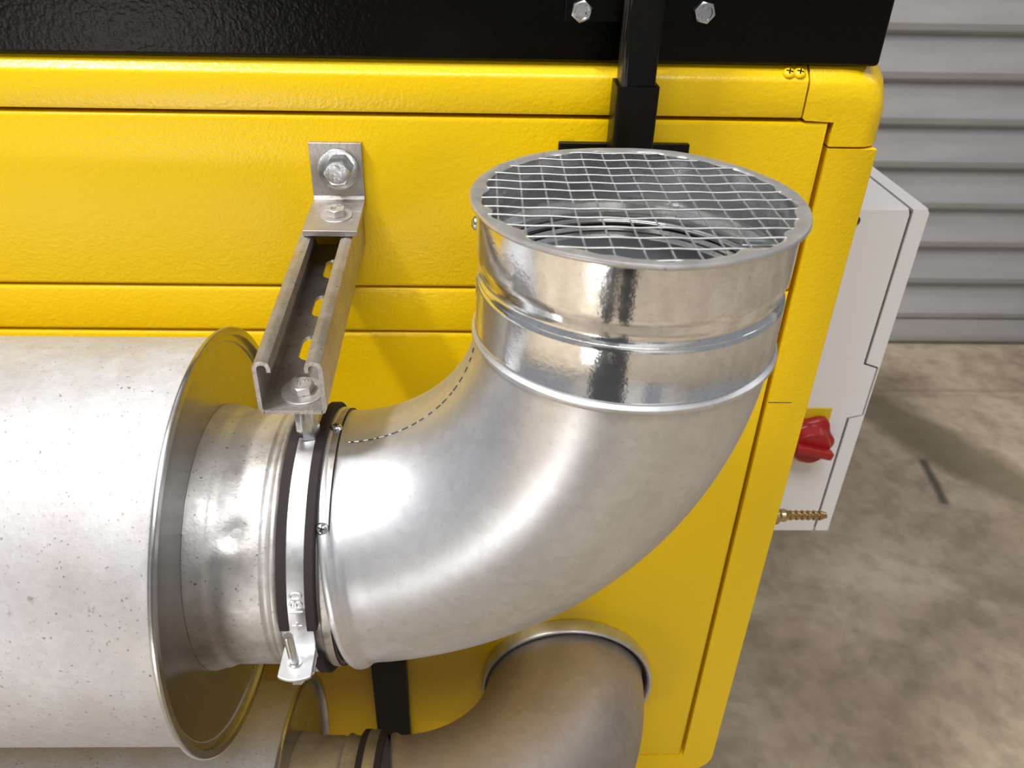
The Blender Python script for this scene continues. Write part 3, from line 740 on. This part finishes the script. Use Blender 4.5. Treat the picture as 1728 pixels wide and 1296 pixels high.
def lobed(r, k=4): return [(r*(1+.13*math.cos(k*a))*math.cos(a), r*(1+.13*math.cos(k*a))*math.sin(a)) for a in [i*2*PI/64+.0 for i in range(64)]]
kn = bmesh.new(); rows = []
for rr, yy, lo in ((.0335, .2975, .10), (.0360, .2950, .10), (.0365, .2880, .10), (.0340, .2845, .10), (.0300, .2840, .06), (.0270, .2800, .03), (.0262, .2700, .02), (.0240, .2670, .02)):
    rows.append([kn.verts.new((.4600 + rr*(1+lo*math.cos(5*a+.9))*math.cos(a), yy, -.2560 + rr*(1+lo*math.cos(5*a+.9))*math.sin(a))) for a in [i*2*PI/90 for i in range(90)]])
for A, Bq in zip(rows[:-1], rows[1:]):
    for k in range(90): kn.faces.new((A[k], A[(k+1) % 90], Bq[(k+1) % 90], Bq[k]))
kn.faces.new(rows[-1]); kn.faces.new(rows[0][::-1])
knob = put('rotary_switch', kn, RED, cab, smooth=50, label='red lobed rotary switch')
gb = bmesh.new(); box(gb, -.0275, .0275, -.013, 0, -.0060, .0060)
for v in gb.verts:
    ca, sa = math.cos(-.25), math.sin(-.25); v.co = Vector((.4600 + v.co.x*ca - v.co.z*sa, .2675 + v.co.y, -.2560 + v.co.x*sa + v.co.z*ca))
put('switch_grip', gb, RED, knob, bevel=.003)

# brass hose fitting on the machine's side
hf = thing('hose_fitting', (.3075, .075, -.205), 'small brass barbed hose fitting sticking out below the red switch', 'hose fitting')
fo = (.3046, .085, -.2145)
put('hex_body', hexa(bmesh.new(), (.3225, fo[1], fo[2]), (1, 0, 0), .019, .0155, .3), BRASS, hf, smooth=30)
put('thread', L([(.0078, 0), (.0085, .003), (.0078, .005), (.0085, .007), (.0078, .009), (.0078, .0125)], fo, (1, 0, 0), 28), BRASS, hf)
fp = [(.009, .033), (.0105, .035), (.0105, .041), (.0085, .043), (.0072, .045), (.0078, .049), (.0048, .055)]
for i in range(6): fp += [(.0058, .056+i*.0068), (.0058, .0576+i*.0068), (.0040, .0620+i*.0068)]
fp += [(.0036, .0985), (0, .0985)]
put('barbed_tail', L([(0, .033)]+fp, fo, (1, 0, 0), 32), BRASS, hf, smooth=30)

# ------------------------------------------------------------------ the photographer (seen only as a dark reflection)
def person():
    me = bpy.data.meshes.new('body'); V = []; E_ = []; Rr = []
    def add(p, r, par=None):
        V.append(p); Rr.append(r)
        if par is not None: E_.append((par, len(V)-1))
        return len(V)-1
    cx, cy = -.16, -1.02
    pel = add((cx, cy, .93-.79), (.185, .13)); sp1 = add((cx, cy, 1.08-.79), (.175, .125), pel); ch = add((cx, cy+.01, 1.28-.79), (.190, .13), sp1)
    sh = add((cx, cy, 1.42-.79), (.11, .085), ch); nk = add((cx, cy+.01, 1.50-.79), (.052, .055), sh); hb = add((cx, cy+.02, 1.58-.79), (.068, .080), nk); ht = add((cx, cy+.02, 1.70-.79), (.062, .075), hb)
    for s in (-1, 1):
        a = add((cx+s*.17, cy, 1.39-.79), (.055, .055), sh); e = add((cx+s*.22, cy+.06, 1.13-.79), (.043, .043), a)
        w = add((cx*.3+s*.085, cy+.285, 1.165-.79), (.028, .024), e)
        h = add((cx*.2+s*.070, cy+.345, 1.18-.79), (.034, .016), w)
        for q in range(4):
            f1 = add((cx*.2+s*(.060-.012*q*.6), cy+.37+.002*q, 1.185-.79+.014*(q-1.5)), (.009, .009), h)
            add((cx*.2+s*(.040-.006*q), cy+.385, 1.187-.79+.014*(q-1.5)), (.008, .008), f1)
        t1 = add((cx*.2+s*.062, cy+.33, 1.205-.79), (.010, .010), h); add((cx*.2+s*.045, cy+.345, 1.222-.79), (.009, .009), t1)
        hp = add((cx+s*.090, cy, .86-.79), (.110, .105), pel); k = add((cx+s*.092, cy+.015, .49-.79), (.080, .080), hp)
        an = add((cx+s*.12, cy-.02, .10-.79), (.042, .046), k); add((cx+s*.13, cy+.11, .035-.79), (.042, .030), an)
    me.from_pydata([Vector(v) - Vector((cx, cy, -.79)) for v in V], E_, [])
    o = bpy.data.objects.new('person', me); COL.objects.link(o); o.location = (cx, cy, 0)
    m = o.modifiers.new('skin', 'SKIN'); m.use_smooth_shade = True
    for i, d in enumerate(me.skin_vertices[0].data): d.radius = Rr[i] if isinstance(Rr[i], tuple) else (Rr[i], Rr[i]); d.use_root = (i == 0)
    s = o.modifiers.new('sub', 'SUBSURF'); s.levels = 1; s.render_levels = 1
    me.materials.append(NAVY)
    tag(o, 'person in dark navy workwear standing and holding up the camera', 'person')
    ORG[o.name] = Vector((cx, cy, -.79))
    put('hair', L([(0, .135), (.045, .125), (.075, .095), (.088, .05), (.088, .0), (.080, -.02), (.074, -.02), (.074, .0), (.0, .11)], (cx, cy+.005, 1.63-.79), (0, 0, 1), 32), HAIR, o)
    return o
person()
